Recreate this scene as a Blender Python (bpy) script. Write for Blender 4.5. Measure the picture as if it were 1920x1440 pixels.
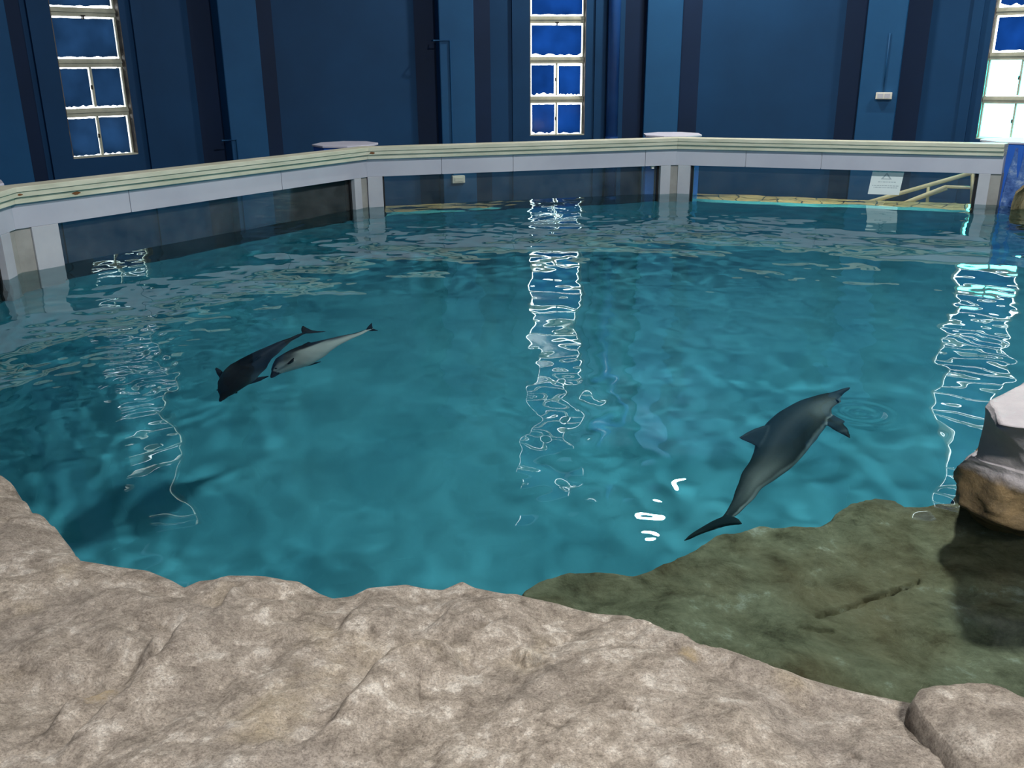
import bpy, bmesh, math, random
import numpy as np
from mathutils import Vector, Matrix

# ------------------------------------------------------------------ scene, camera, light
for o in list(bpy.data.objects):
    bpy.data.objects.remove(o)
S = bpy.context.scene
COL = S.collection
rng = np.random.default_rng(7)
random.seed(7)

EYE = 1.80                                    # eye height above the water (z = 0)
FPX = 1728.0                                  # focal length for a 1920 px wide frame
PITCH = math.radians(19.15)
ROLL = math.radians(0.46)
_fw = np.array([0, math.cos(PITCH), -math.sin(PITCH)])
_r0 = np.array([1.0, 0, 0])
_u0 = np.array([0, math.sin(PITCH), math.cos(PITCH)])
_rt = math.cos(ROLL) * _r0 - math.sin(ROLL) * _u0
_up = math.cos(ROLL) * _u0 + math.sin(ROLL) * _r0
cd = bpy.data.cameras.new('camera')
cd.sensor_width = 36.0
cd.lens = 36.0 * FPX / 1920.0
cd.clip_start = 0.05
cd.clip_end = 200
cam = bpy.data.objects.new('camera', cd)
COL.objects.link(cam)
M = Matrix.Identity(4)
for i in range(3):
    M[i][0] = _rt[i]; M[i][1] = _up[i]; M[i][2] = -_fw[i]
M[2][3] = EYE
cam.matrix_world = M
S.camera = cam

S.view_settings.view_transform = 'Standard'
S.view_settings.look = 'None'
S.view_settings.gamma = 1.0
S.view_settings.use_curve_mapping = False
S.view_settings.exposure = 0.0
S.cycles.use_denoising = True
S.cycles.max_bounces = 9
S.cycles.use_adaptive_sampling = True
S.cycles.adaptive_threshold = 0.03
S.cycles.transmission_bounces = 8
S.cycles.transparent_max_bounces = 24
S.cycles.caustics_reflective = False
S.cycles.caustics_refractive = True
S.cycles.sample_clamp_indirect = 6.0
S.cycles.blur_glossy = 0.3

w = bpy.data.worlds.new('sky')
S.world = w
w.use_nodes = True
w.node_tree.nodes['Background'].inputs[0].default_value = (0.93, 0.97, 1.0, 1)
w.node_tree.nodes['Background'].inputs[1].default_value = 8.0
w.cycles.sampling_method = 'NONE'             # daylight reaches the hall only through the window gaps


def area_light(name, loc, target, size, power, color, caustic=True, spread=math.pi, shape='DISK', size_y=None):
    ld = bpy.data.lights.new(name, 'AREA')
    ld.shape = shape
    ld.size = size
    if size_y:
        ld.size_y = size_y
    ld.energy = power
    ld.color = color
    ld.spread = spread
    ld.cycles.is_caustics_light = caustic
    o = bpy.data.objects.new(name, ld)
    COL.objects.link(o)
    o.location = loc
    d = Vector(target) - Vector(loc)
    o.rotation_euler = d.to_track_quat('-Z', 'Y').to_euler()
    return o


POOL = np.array([2.08, 6.85])                 # centre of the ten-sided pool
LAMPS = [  # location, aim, size, watts, colour
    ((3.4, 6.0, 7.1), (3.4, 6.0, 0), 0.5, 740, (1.0, 0.98, 0.95), True),
    ((1.0, -2.3, 5.4), (1.0, -2.3, 0), 0.9, 1040, (1.0, 0.95, 0.88), False),  # added behind the camera to brighten the rock fronts
]
for i, (l, t, s, p, c, k) in enumerate(LAMPS):
    area_light('hall_lamp_light', l, t, s, p, c, caustic=k)
WALK = [(146, 9.2, 25, 6.3), (85.5, 9.2, 320, 6.3), (47, 9.2, 230, 6.3)]
for a, r, p, zl in WALK:
    a = math.radians(a)
    l = (POOL[0] + r * math.cos(a), POOL[1] + r * math.sin(a), zl)
    area_light('walkway_light', l, (l[0], l[1], 0), 0.35, p, (1.0, 0.93, 0.82), caustic=False)


# ------------------------------------------------------------------ helpers
def ray(x, y):
    d = _fw * FPX + _rt * (x - 960) + _up * (720 - y)
    return d / np.linalg.norm(d)


def at(x, y, z=0.0):
    d = ray(x, y)
    return np.array([0, 0, EYE]) + d * ((z - EYE) / d[2])


def under(x, y, depth):
    """point at a depth below the flat water seen at a pixel (refracted)"""
    p = at(x, y, 0)
    d = ray(x, y)
    n = 1 / 1.33
    ci = -d[2]
    t = d * n + np.array([0, 0, 1.0]) * (n * ci - math.sqrt(1 - n * n * (1 - ci * ci)))
    return p + t * (depth / -t[2])


def on_plane(x, y, A, nrm):
    d = ray(x, y)
    o = np.array([0, 0, EYE])
    t = ((A - o) @ nrm) / (d @ nrm)
    return o + d * t


def hashv(ix, iy, iz, seed):
    n = (ix * 374761393 + iy * 668265263 + iz * 2147483647 * 7 + seed * 974634541) & 0xFFFFFFFF
    n = ((n ^ (n >> 13)) * 1274126177) & 0xFFFFFFFF
    n = (n ^ (n >> 16)) & 0xFFFFFFFF
    return n.astype(np.float64) / 4294967295.0 * 2 - 1


def vnoise(p, seed=0):
    p = np.asarray(p, float)
    f = np.floor(p)
    i = f.astype(np.int64)
    t = p - f
    t = t * t * t * (t * (t * 6 - 15) + 10)
    r = 0
    for dx in (0, 1):
        for dy in (0, 1):
            for dz in (0, 1):
                wgt = (t[..., 0] if dx else 1 - t[..., 0]) * (t[..., 1] if dy else 1 - t[..., 1]) * (t[..., 2] if dz else 1 - t[..., 2])
                r = r + wgt * hashv(i[..., 0] + dx, i[..., 1] + dy, i[..., 2] + dz, seed)
    return r


def fbm(p, oct=5, seed=0, ridge=False, gain=0.5):
    p = np.asarray(p, float)
    a, r = 1.0, 0
    for k in range(oct):
        n = vnoise(p, seed + k * 13)
        r = r + a * ((1 - 2 * np.abs(n)) if ridge else n)
        p = p * 2.03 + 3.7
        a *= gain
    return r


def link_mesh(name, me, mat=None, parent=None, smooth=False):
    o = bpy.data.objects.new(name, me)
    COL.objects.link(o)
    if mat:
        me.materials.append(mat)
    if parent:
        o.parent = parent
    if smooth:
        me.shade_smooth()
    return o


def pyobj(name, v, f, mat=None, parent=None, smooth=False):
    me = bpy.data.meshes.new(name)
    me.from_pydata([tuple(map(float, q)) for q in v], [], f)
    me.update()
    return link_mesh(name, me, mat, parent, smooth)


def gridobj(name, P, mat=None, parent=None, smooth=True, wrap=False):
    """P: (n,m,3) array of points"""
    n, m = P.shape[:2]
    idx = np.arange(n * m).reshape(n, m)
    if wrap:
        nxt = np.roll(idx, -1, axis=0)
        q = np.stack([idx[:, :-1], nxt[:, :-1], nxt[:, 1:], idx[:, 1:]], -1).reshape(-1, 4)
    else:
        q = np.stack([idx[:-1, :-1], idx[1:, :-1], idx[1:, 1:], idx[:-1, 1:]], -1).reshape(-1, 4)
    me = bpy.data.meshes.new(name)
    me.vertices.add(n * m)
    me.vertices.foreach_set('co', P.reshape(-1).astype(np.float32))
    me.loops.add(len(q) * 4)
    me.loops.foreach_set('vertex_index', q.reshape(-1).astype(np.int32))
    me.polygons.add(len(q))
    me.polygons.foreach_set('loop_start', (np.arange(len(q)) * 4).astype(np.int32))
    me.update(calc_edges=True)
    me.validate()
    return link_mesh(name, me, mat, parent, smooth)


def box_vf(x0, x1, y0, y1, z0, z1):
    v = [(x0, y0, z0), (x1, y0, z0), (x1, y1, z0), (x0, y1, z0), (x0, y0, z1), (x1, y0, z1), (x1, y1, z1), (x0, y1, z1)]
    f = [(0, 3, 2, 1), (4, 5, 6, 7), (0, 1, 5, 4), (1, 2, 6, 5), (2, 3, 7, 6), (3, 0, 4, 7)]
    return v, f


class MB:
    def __init__(s):
        s.v = []; s.f = []

    def add(s, v, f):
        o = len(s.v)
        s.v += list(v)
        s.f += [tuple(i + o for i in q) for q in f]
        return s

    def box(s, *a):
        return s.add(*box_vf(*a))

    def tube(s, pts, r, n=10, cap=True):
        pts = [Vector(p) for p in pts]
        rings = []
        for i, p in enumerate(pts):
            a = pts[max(i - 1, 0)]; b = pts[min(i + 1, len(pts) - 1)]
            t = (b - a).normalized()
            h = Vector((0, 0, 1)) if abs(t.z) < 0.9 else Vector((1, 0, 0))
            u = t.cross(h).normalized(); k = t.cross(u)
            rings.append([p + (u * math.cos(2 * math.pi * j / n) + k * math.sin(2 * math.pi * j / n)) * r for j in range(n)])
        v = [tuple(q) for rg in rings for q in rg]
        f = []
        for i in range(len(rings) - 1):
            for j in range(n):
                f.append((i * n + j, i * n + (j + 1) % n, (i + 1) * n + (j + 1) % n, (i + 1) * n + j))
        if cap:
            f.append(tuple(range(n - 1, -1, -1)))
            f.append(tuple((len(rings) - 1) * n + j for j in range(n)))
        return s.add(v, f)

    def prism(s, poly, z0, z1):
        n = len(poly)
        v = [(p[0], p[1], z0) for p in poly] + [(p[0], p[1], z1) for p in poly]
        f = [tuple(range(n - 1, -1, -1)), tuple(range(n, 2 * n))]
        f += [(i, (i + 1) % n, (i + 1) % n + n, i + n) for i in range(n)]
        return s.add(v, f)

    def build(s, name, mat, parent=None, smooth=False, bevel=0.0, xf=None):
        v = s.v if xf is None else [xf(q) for q in s.v]
        o = pyobj(name, v, s.f, mat, parent, smooth)
        if bevel:
            b = o.modifiers.new('bevel', 'BEVEL')
            b.width = bevel; b.segments = 2; b.limit_method = 'ANGLE'
        return o


def empty(name, loc=(0, 0, 0)):
    o = bpy.data.objects.new(name, None)
    o.empty_display_size = 0.1
    o.location = loc
    COL.objects.link(o)
    return o


def tag(o, label=None, cat=None, group=None, kind=None):
    if label: o['label'] = label
    if cat: o['category'] = cat
    if group: o['group'] = group
    if kind: o['kind'] = kind
    return o


def srgb(r, g, b):
    f = lambda c: (c / 255 / 12.92) if c / 255 <= 0.04045 else ((c / 255 + 0.055) / 1.055) ** 2.4
    return (f(r), f(g), f(b), 1)


# ------------------------------------------------------------------ materials
class NT:
    def __init__(s, name):
        s.m = bpy.data.materials.new(name)
        s.m.use_nodes = True
        s.t = s.m.node_tree
        s.t.nodes.clear()
        s.out = s.n('ShaderNodeOutputMaterial')

    def n(s, kind, **kw):
        nd = s.t.nodes.new(kind)
        for k, v in kw.items():
            if k.startswith('i_'):
                nd.inputs[k[2:].replace('_', ' ')].default_value = v
            else:
                setattr(nd, k, v)
        return nd

    def l(s, a, b):
        s.t.links.new(a, b)

    def coords(s, scale=(1, 1, 1)):
        g = s.n('ShaderNodeNewGeometry')
        mp = s.n('ShaderNodeMapping')
        mp.inputs['Scale'].default_value = scale
        s.l(g.outputs['Position'], mp.inputs['Vector'])
        return mp.outputs['Vector']

    def noise(s, vec, scale, detail=6, rough=0.6, dist=0.0):
        nd = s.n('ShaderNodeTexNoise')
        nd.inputs['Scale'].default_value = scale
        nd.inputs['Detail'].default_value = detail
        nd.inputs['Roughness'].default_value = rough
        nd.inputs['Distortion'].default_value = dist
        s.l(vec, nd.inputs['Vector'])
        return nd.outputs['Fac']

    def ramp(s, fac, stops):
        r = s.n('ShaderNodeValToRGB')
        e = r.color_ramp.elements
        while len(e) < len(stops):
            e.new(0.5)
        for k, (p, c) in enumerate(stops):
            e[k].position = p
            e[k].color = c
        s.l(fac, r.inputs['Fac'])
        return r.outputs['Color']

    def mix(s, fac, a, b, mode='MIX'):
        m = s.n('ShaderNodeMix', data_type='RGBA', blend_type=mode)
        for k, x in ((0, fac), (6, a), (7, b)):
            if isinstance(x, (float, int)):
                m.inputs[k].default_value = x
            elif isinstance(x, tuple):
                m.inputs[k].default_value = x
            else:
                s.l(x, m.inputs[k])
        return m.outputs[2]

    def bump(s, h, strength, dist, prev=None):
        b = s.n('ShaderNodeBump')
        b.inputs['Strength'].default_value = strength
        b.inputs['Distance'].default_value = dist
        s.l(h, b.inputs['Height'])
        if prev is not None:
            s.l(prev, b.inputs['Normal'])
        return b.outputs['Normal']

    def pbr(s, color, rough=0.6, normal=None, spec=0.5, metal=0.0, coat=0.0):
        p = s.n('ShaderNodeBsdfPrincipled')
        if isinstance(color, tuple):
            p.inputs['Base Color'].default_value = color
        else:
            s.l(color, p.inputs['Base Color'])
        if isinstance(rough, (float, int)):
            p.inputs['Roughness'].default_value = rough
        else:
            s.l(rough, p.inputs['Roughness'])
        p.inputs['Specular IOR Level'].default_value = spec
        p.inputs['Metallic'].default_value = metal
        p.inputs['Coat Weight'].default_value = coat
        if normal is not None:
            s.l(normal, p.inputs['Normal'])
        s.l(p.outputs[0], s.out.inputs['Surface'])
        return s.m


def paint(name, c1, c2, scale=3.0, rough=0.55, bump=0.15, spec=0.4, stretch=(1, 1, 1)):
    t = NT(name)
    v = t.coords(stretch)
    f = t.noise(v, scale, 5, 0.6)
    c = t.ramp(f, [(0.35, c1), (0.68, c2)])
    nb = t.bump(t.noise(v, scale * 14, 4, 0.6), bump, 0.004)
    return t.pbr(c, rough, nb, spec)


MAT = {}
MAT['wall'] = paint('navy wall paint', srgb(11, 58, 98), srgb(15, 66, 110), 0.6, 0.6, 0.1, 0.25)
MAT['pilaster'] = paint('blue pilaster paint', srgb(22, 76, 122), srgb(28, 86, 134), 0.7, 0.55, 0.1, 0.25)
MAT['shade'] = paint('dark navy band paint', srgb(6, 33, 64), srgb(8, 38, 74), 0.6, 0.6, 0.1, 0.25)  # shadow strips beside the pilasters, painted as a darker slab colour
MAT['pipe'] = paint('blue pipe paint', srgb(30, 74, 140), srgb(36, 84, 152), 2, 0.4, 0.05, 0.4)
MAT['ceiling'] = paint('dark ceiling paint', srgb(40, 62, 92), srgb(48, 72, 104), 0.5, 0.8, 0.1, 0.2)
MAT['cap'] = paint('weathered cream paint', srgb(196, 200, 178), srgb(226, 226, 206), 2.2, 0.5, 0.2, 0.4, (1, 1, 6))
MAT['clad'] = paint('pale grey cladding', srgb(184, 188, 202), srgb(198, 202, 214), 0.9, 0.35, 0.03, 0.4)
MAT['stile'] = paint('grey post paint', srgb(178, 182, 192), srgb(196, 200, 206), 1.6, 0.4, 0.05, 0.4)
MAT['strip'] = paint('dull grey strip', srgb(146, 146, 142), srgb(168, 168, 164), 3, 0.5, 0.08, 0.3)
MAT['gasket'] = paint('black gasket', srgb(22, 22, 24), srgb(32, 32, 34), 5, 0.5, 0.05)
MAT['pillar'] = paint('bright blue pillar paint', srgb(36, 92, 190), srgb(48, 108, 206), 1.5, 0.45, 0.1, 0.4)
MAT['pillarcap'] = paint('pale lilac slab', srgb(196, 198, 218), srgb(214, 216, 232), 2, 0.4, 0.05)
MAT['winframe'] = paint('old cream window paint', srgb(176, 180, 164), srgb(206, 208, 190), 4, 0.5, 0.15)
MAT['jamb'] = paint('stained window jamb', srgb(70, 66, 62), srgb(124, 118, 110), 5, 0.6, 0.2)
MAT['latch'] = paint('dark latch metal', srgb(40, 38, 36), srgb(58, 54, 50), 8, 0.5, 0.05)
MAT['whitebox'] = paint('off white plastic', srgb(222, 222, 210), srgb(236, 236, 226), 4, 0.4, 0.02)
MAT['beigerail'] = paint('beige handrail paint', srgb(202, 186, 146), srgb(218, 204, 166), 4, 0.4, 0.03)
MAT['rust'] = paint('rust', srgb(92, 56, 30), srgb(138, 92, 52), 30, 0.8, 0.3)
MAT['stone'] = paint('beige flagstone', srgb(196, 164, 104), srgb(226, 196, 140), 3, 0.7, 0.3)
MAT['grout'] = paint('dark grout', srgb(58, 54, 48), srgb(76, 70, 62), 6, 0.8, 0.2)
MAT['housing'] = paint('grey lamp housing', srgb(120, 122, 126), srgb(140, 142, 146), 5, 0.4, 0.05)


def mat_basin():
    t = NT('teal pool paint')
    v = t.coords()
    f = t.noise(v, 0.9, 5, 0.55)
    c = t.ramp(f, [(0.3, srgb(70, 160, 180)), (0.7, srgb(92, 186, 204))])
    return t.pbr(c, 0.7, None, 0.2)


MAT['basin'] = mat_basin()


def mat_water():
    t = NT('clear pool water')
    g = t.n('ShaderNodeBsdfGlass')
    g.inputs['Color'].default_value = (0.86, 0.985, 0.99, 1)
    g.inputs['Roughness'].default_value = 0.0
    g.inputs['IOR'].default_value = 1.33
    t.l(g.outputs[0], t.out.inputs['Surface'])
    return t.m


MAT['water'] = mat_water()


def mat_pane():
    t = NT('thin clear glass')
    fr = t.n('ShaderNodeFresnel'); fr.inputs['IOR'].default_value = 1.45
    tr = t.n('ShaderNodeBsdfTransparent'); tr.inputs['Color'].default_value = (0.86, 0.93, 0.93, 1)
    gl = t.n('ShaderNodeBsdfGlossy'); gl.inputs['Roughness'].default_value = 0.03
    mx = t.n('ShaderNodeMixShader')
    t.l(fr.outputs[0], mx.inputs[0]); t.l(tr.outputs[0], mx.inputs[1]); t.l(gl.outputs[0], mx.inputs[2])
    df = t.n('ShaderNodeBsdfDiffuse'); df.inputs['Color'].default_value = (0.55, 0.6, 0.62, 1)   # grey veil imitating the room's reflection in the pane
    m2 = t.n('ShaderNodeMixShader')
    v = t.coords()
    t.l(t.ramp(t.noise(v, 3, 6, 0.7), [(0.3, (0.02, 0.02, 0.02, 1)), (0.75, (0.08, 0.08, 0.08, 1))]), m2.inputs[0])
    t.l(mx.outputs[0], m2.inputs[1]); t.l(df.outputs[0], m2.inputs[2])
    t.l(m2.outputs[0], t.out.inputs['Surface'])
    return t.m


MAT['glass'] = mat_pane()


def mat_film(name, col, rough=0.12):
    """blue blackout film: daylight glows through faintly, gloss on the room side"""
    t = NT(name)
    v = t.coords()
    f = t.noise(v, 2.0, 3, 0.5)
    c = t.ramp(f, [(0.3, tuple(x * 0.8 for x in col[:3]) + (1,)), (0.7, tuple(x * 1.2 for x in col[:3]) + (1,))])
    tl = t.n('ShaderNodeBsdfTranslucent')
    t.l(c, tl.inputs['Color'])
    fr = t.n('ShaderNodeFresnel'); fr.inputs['IOR'].default_value = 1.45
    gl = t.n('ShaderNodeBsdfGlossy'); gl.inputs['Roughness'].default_value = rough
    mx = t.n('ShaderNodeMixShader')
    t.l(fr.outputs[0], mx.inputs[0]); t.l(tl.outputs[0], mx.inputs[1]); t.l(gl.outputs[0], mx.inputs[2])
    t.l(mx.outputs[0], t.out.inputs['Surface'])
    return t.m


MAT['film'] = mat_film('blue window film', (0.046, 0.135, 0.300))
MAT['film_dim'] = mat_film('dull blue window film', (0.066, 0.122, 0.195))


def mat_tint():
    t = NT('turquoise tinted pane')
    tr = t.n('ShaderNodeBsdfTransparent'); tr.inputs['Color'].default_value = (0.42, 0.99, 0.94, 1)
    gl = t.n('ShaderNodeBsdfGlossy'); gl.inputs['Roughness'].default_value = 0.03
    fr = t.n('ShaderNodeFresnel'); fr.inputs['IOR'].default_value = 1.45
    mx = t.n('ShaderNodeMixShader')
    t.l(fr.outputs[0], mx.inputs[0]); t.l(tr.outputs[0], mx.inputs[1]); t.l(gl.outputs[0], mx.inputs[2])
    t.l(mx.outputs[0], t.out.inputs['Surface'])
    return t.m


MAT['tint'] = mat_tint()


def mat_rock():
    t = NT('beige artificial rock')
    v = t.coords()
    v2 = t.coords((1, 2.2, 1))
    big = t.noise(v, 1.7, 5, 0.6, 0.4)
    mid = t.noise(v, 11, 9, 0.76, 0.2)
    fine = t.noise(v, 60, 6, 0.7)
    c = t.ramp(mid, [(0.37, srgb(150, 140, 128)), (0.47, srgb(184, 173, 160)), (0.54, srgb(204, 193, 180)), (0.63, srgb(246, 239, 228))])
    c = t.mix(t.ramp(big, [(0.42, (0, 0, 0, 1)), (0.7, (0.5, 0.5, 0.5, 1))]), c, srgb(166, 158, 152))
    warm = t.noise(v, 3.1, 4, 0.5)
    c = t.mix(t.ramp(warm, [(0.58, (0, 0, 0, 1)), (0.78, (0.55, 0.55, 0.55, 1))]), c, srgb(214, 196, 160))
    fine2 = t.noise(v, 190, 4, 0.7)
    c = t.mix(0.9, c, t.ramp(fine2, [(0.34, (0.58, 0.57, 0.56, 1)), (0.5, (1, 1, 1, 1)), (0.66, (1.2, 1.19, 1.18, 1))]), 'MULTIPLY')
    speck = t.ramp(fine, [(0.30, (0.62, 0.6, 0.6, 1)), (0.52, (1, 1, 1, 1)), (0.75, (1.1, 1.1, 1.1, 1))])
    c = t.mix(0.8, c, speck, 'MULTIPLY')
    for (sx, sy, sr, sc) in ((1636, 1303, .032, srgb(206, 150, 80)), (1290, 1232, .03, srgb(206, 184, 140)), (170, 1310, .06, srgb(226, 200, 150)), (760, 1310, .03, srgb(214, 196, 140))):
        p = at(sx, sy, .30)
        dn = t.n('ShaderNodeVectorMath', operation='DISTANCE')
        dn.inputs[1].default_value = (p[0], p[1], p[2])
        t.l(v, dn.inputs[0])
        wn = t.n('ShaderNodeMath', operation='MULTIPLY_ADD')
        t.l(fine, wn.inputs[0]); wn.inputs[1].default_value = sr * 1.6
        t.l(dn.outputs['Value'], wn.inputs[2])
        mr = t.n('ShaderNodeMapRange')
        mr.inputs['From Min'].default_value = sr * 2.0; mr.inputs['From Max'].default_value = sr * .7
        mr.inputs['To Max'].default_value = .8
        t.l(wn.outputs[0], mr.inputs['Value'])
        c = t.mix(mr.outputs[0], c, sc)
    n1 = t.bump(t.noise(v, 18, 9, 0.75, 0.3), 1.0, 0.022)
    n2 = t.bump(t.noise(v2, 130, 6, 0.85), 1.0, 0.014, n1)
    return t.pbr(c, 0.85, n2, 0.25)


MAT['rock'] = mat_rock()


def mat_wetrock():
    t = NT('algae covered rock')
    v = t.coords()
    f = t.noise(v, 4.2, 9, 0.74, 0.3)
    c = t.ramp(f, [(0.30, srgb(74, 70, 50)), (0.46, srgb(134, 132, 104)), (0.58, srgb(160, 158, 128)), (0.70, srgb(220, 222, 202))])
    br = t.noise(v, 1.4, 4, 0.5)
    c = t.mix(t.ramp(br, [(0.45, (0, 0, 0, 1)), (0.7, (0.6, 0.6, 0.6, 1))]), c, srgb(138, 110, 74))
    n1 = t.bump(t.noise(v, 9, 8, 0.7, 0.5), 0.7, 0.04)
    return t.pbr(c, 0.7, n1, 0.2)


MAT['wetrock'] = mat_wetrock()


def mat_stackrock():
    """pale painted concrete above, brown wet rock below the tide line"""
    t = NT('pale concrete on brown rock')
    v = t.coords()
    sep = t.n('ShaderNodeSeparateXYZ')
    g = t.n('ShaderNodeNewGeometry')
    t.l(g.outputs['Position'], sep.inputs[0])
    nz = t.noise(v, 5, 6, 0.6)
    ma = t.n('ShaderNodeMath', operation='MULTIPLY_ADD')
    t.l(nz, ma.inputs[0]); ma.inputs[1].default_value = 0.12
    t.l(sep.outputs['Z'], ma.inputs[2])
    fac = t.ramp(ma.outputs[0], [(0.325, (0, 0, 0, 1)), (0.36, (1, 1, 1, 1))])
    f = t.noise(v, 6, 8, 0.68, 0.5)
    brown = t.ramp(f, [(0.3, srgb(58, 50, 40)), (0.5, srgb(104, 90, 66)), (0.66, srgb(136, 116, 84)), (0.8, srgb(168, 150, 120))])
    pale = t.ramp(t.noise(v, 4, 5, 0.6), [(0.3, srgb(150, 147, 152)), (0.7, srgb(176, 172, 174))])
    c = t.mix(fac, brown, pale)
    n1 = t.bump(t.noise(v, 12, 8, 0.7), 0.5, 0.03)
    return t.pbr(c, 0.6, n1, 0.35)


MAT['stackrock'] = mat_stackrock()


def mat_bluerock():
    t = NT('blue painted rough concrete')
    v = t.coords()
    f = t.noise(v, 4, 8, 0.7)
    c = t.ramp(f, [(0.36, srgb(44, 78, 150)), (0.52, srgb(88, 128, 194)), (0.64, srgb(176, 200, 230))])
    n1 = t.bump(t.noise(v, 10, 8, 0.7), 0.7, 0.04)
    return t.pbr(c, 0.6, n1, 0.3)


MAT['bluerock'] = mat_bluerock()


def mat_skin():
    t = NT('dolphin skin')
    a = t.n('ShaderNodeVertexColor'); a.layer_name = 'skin'
    v = t.coords()
    f = t.noise(v, 12, 4, 0.5)
    c = t.mix(0.25, a.outputs['Color'], t.ramp(f, [(0.3, (0.7, 0.7, 0.7, 1)), (0.7, (1, 1, 1, 1))]), 'MULTIPLY')
    return t.pbr(c, 0.6, None, 0.2)


MAT['skin'] = mat_skin()
MAT['eye'] = paint('black eye', srgb(10, 10, 12), srgb(16, 16, 18), 9, 0.2, 0.0)

# ------------------------------------------------------------------ the hall: eighteen-sided, pilaster at every corner
RW = 11.0
ZF, ZC = -1.0, 7.6
A0 = 126.4


def polar(a, r):
    a = math.radians(a)
    return np.array([POOL[0] + r * math.cos(a), POOL[1] + r * math.sin(a)])


def facet(k):
    """bay k runs from corner A0-20k to A0-20(k+1); returns origin, along, outward, length"""
    a, b = polar(A0 - 20 * k, RW), polar(A0 - 20 * (k + 1), RW)
    L = np.linalg.norm(b - a)
    x = (b - a) / L
    y = np.array([-x[1], x[0]])
    if y @ (a - POOL) < 0:
        y = -y
    return a, x, y, L


def bay_xf(k):
    a, x, y, L = facet(k)
    return lambda q: (a[0] + x[0] * q[0] + y[0] * q[1], a[1] + x[1] * q[0] + y[1] * q[1], q[2])


BAYN = {-2: 'wall_far_left', -1: 'wall_left', 0: 'wall_back_left', 1: 'wall_back', 2: 'wall_back_right', 3: 'wall_right', 4: 'wall_far_right'}
WIN = {-1: (1.57, 0.98), 1: (1.91, 1.02), 3: (2.15, 1.02)}   # bay: window centre along the bay, width
ZW0 = 0.545
ROWH, MULL, NROW = 0.685, 0.115, 9
ZW1 = ZW0 + ROWH * NROW
TW = 0.30                                              # wall thickness
for k, nm in BAYN.items():
    L = facet(k)[3]
    mb = MB()
    if k in WIN:
        c, wd = WIN[k]
        x0, x1 = c - wd / 2, c + wd / 2
        mb.box(-0.05, x0, 0, TW, ZF, ZC).box(x1, L + 0.05, 0, TW, ZF, ZC)
        mb.box(x0, x1, 0, TW, ZF, ZW0).box(x0, x1, 0, TW, ZW1, ZC)
    else:
        mb.box(-0.05, L + 0.05, 0, TW, ZF, ZC)
    tag(mb.build(nm, MAT['wall'], xf=bay_xf(k)), kind='structure')
mb = MB()
for k in range(5, 16):
    xf = bay_xf(k)
    v, f = box_vf(-0.05, facet(k)[3] + 0.05, 0, TW, ZF, ZC)
    mb.add([xf(q) for q in v], f)
tag(mb.build('wall_rear', MAT['wall']), kind='structure')

# pilasters on the corners: a wide shallow back slab and a narrow front
for n, k in enumerate(range(-1, 5)):
    ang = A0 - 20 * k
    p = polar(ang, RW)
    out = (p - POOL) / RW
    al = np.array([out[1], -out[0]])
    xf = lambda q, p=p, out=out, al=al: (p[0] + al[0] * q[0] + out[0] * q[1], p[1] + al[1] * q[0] + out[1] * q[1], q[2])
    e = tag(empty('trim_%d' % (n + 1), (0, 0, 0)), kind='structure')
    MB().box(-0.80, 0.80, -0.12, 0.16, ZF, ZC).build('back_slab', MAT['shade'], e, xf=xf, bevel=0.01)
    MB().box(-0.31, 0.31, -0.42, -0.11, ZF, ZC).build('front_slab', MAT['pilaster'], e, xf=xf, bevel=0.015)

# raised window surrounds
for n, (k, (c, wd)) in enumerate(WIN.items()):
    e = tag(empty('trim_%d' % (n + 7)), kind='structure')
    for s in (-1, 1):
        xa = c + s * (wd / 2 + 0.16)
        MB().box(min(xa, xa + s * 0.16), max(xa, xa + s * 0.16), -0.05, 0.01, ZF, ZC).build('jamb_strip', MAT['wall'], e, xf=bay_xf(k))

fl = MB()
ring_o = [polar(A0 - 20 * k, RW + 0.3) for k in range(18)]
fl.prism(ring_o, ZF - 0.2, ZF)
floor = tag(fl.build('floor', MAT['grout']), kind='structure')
tag(MB().prism(ring_o, ZC, ZC + 0.2).build('ceiling', MAT['ceiling']), kind='structure')

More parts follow.
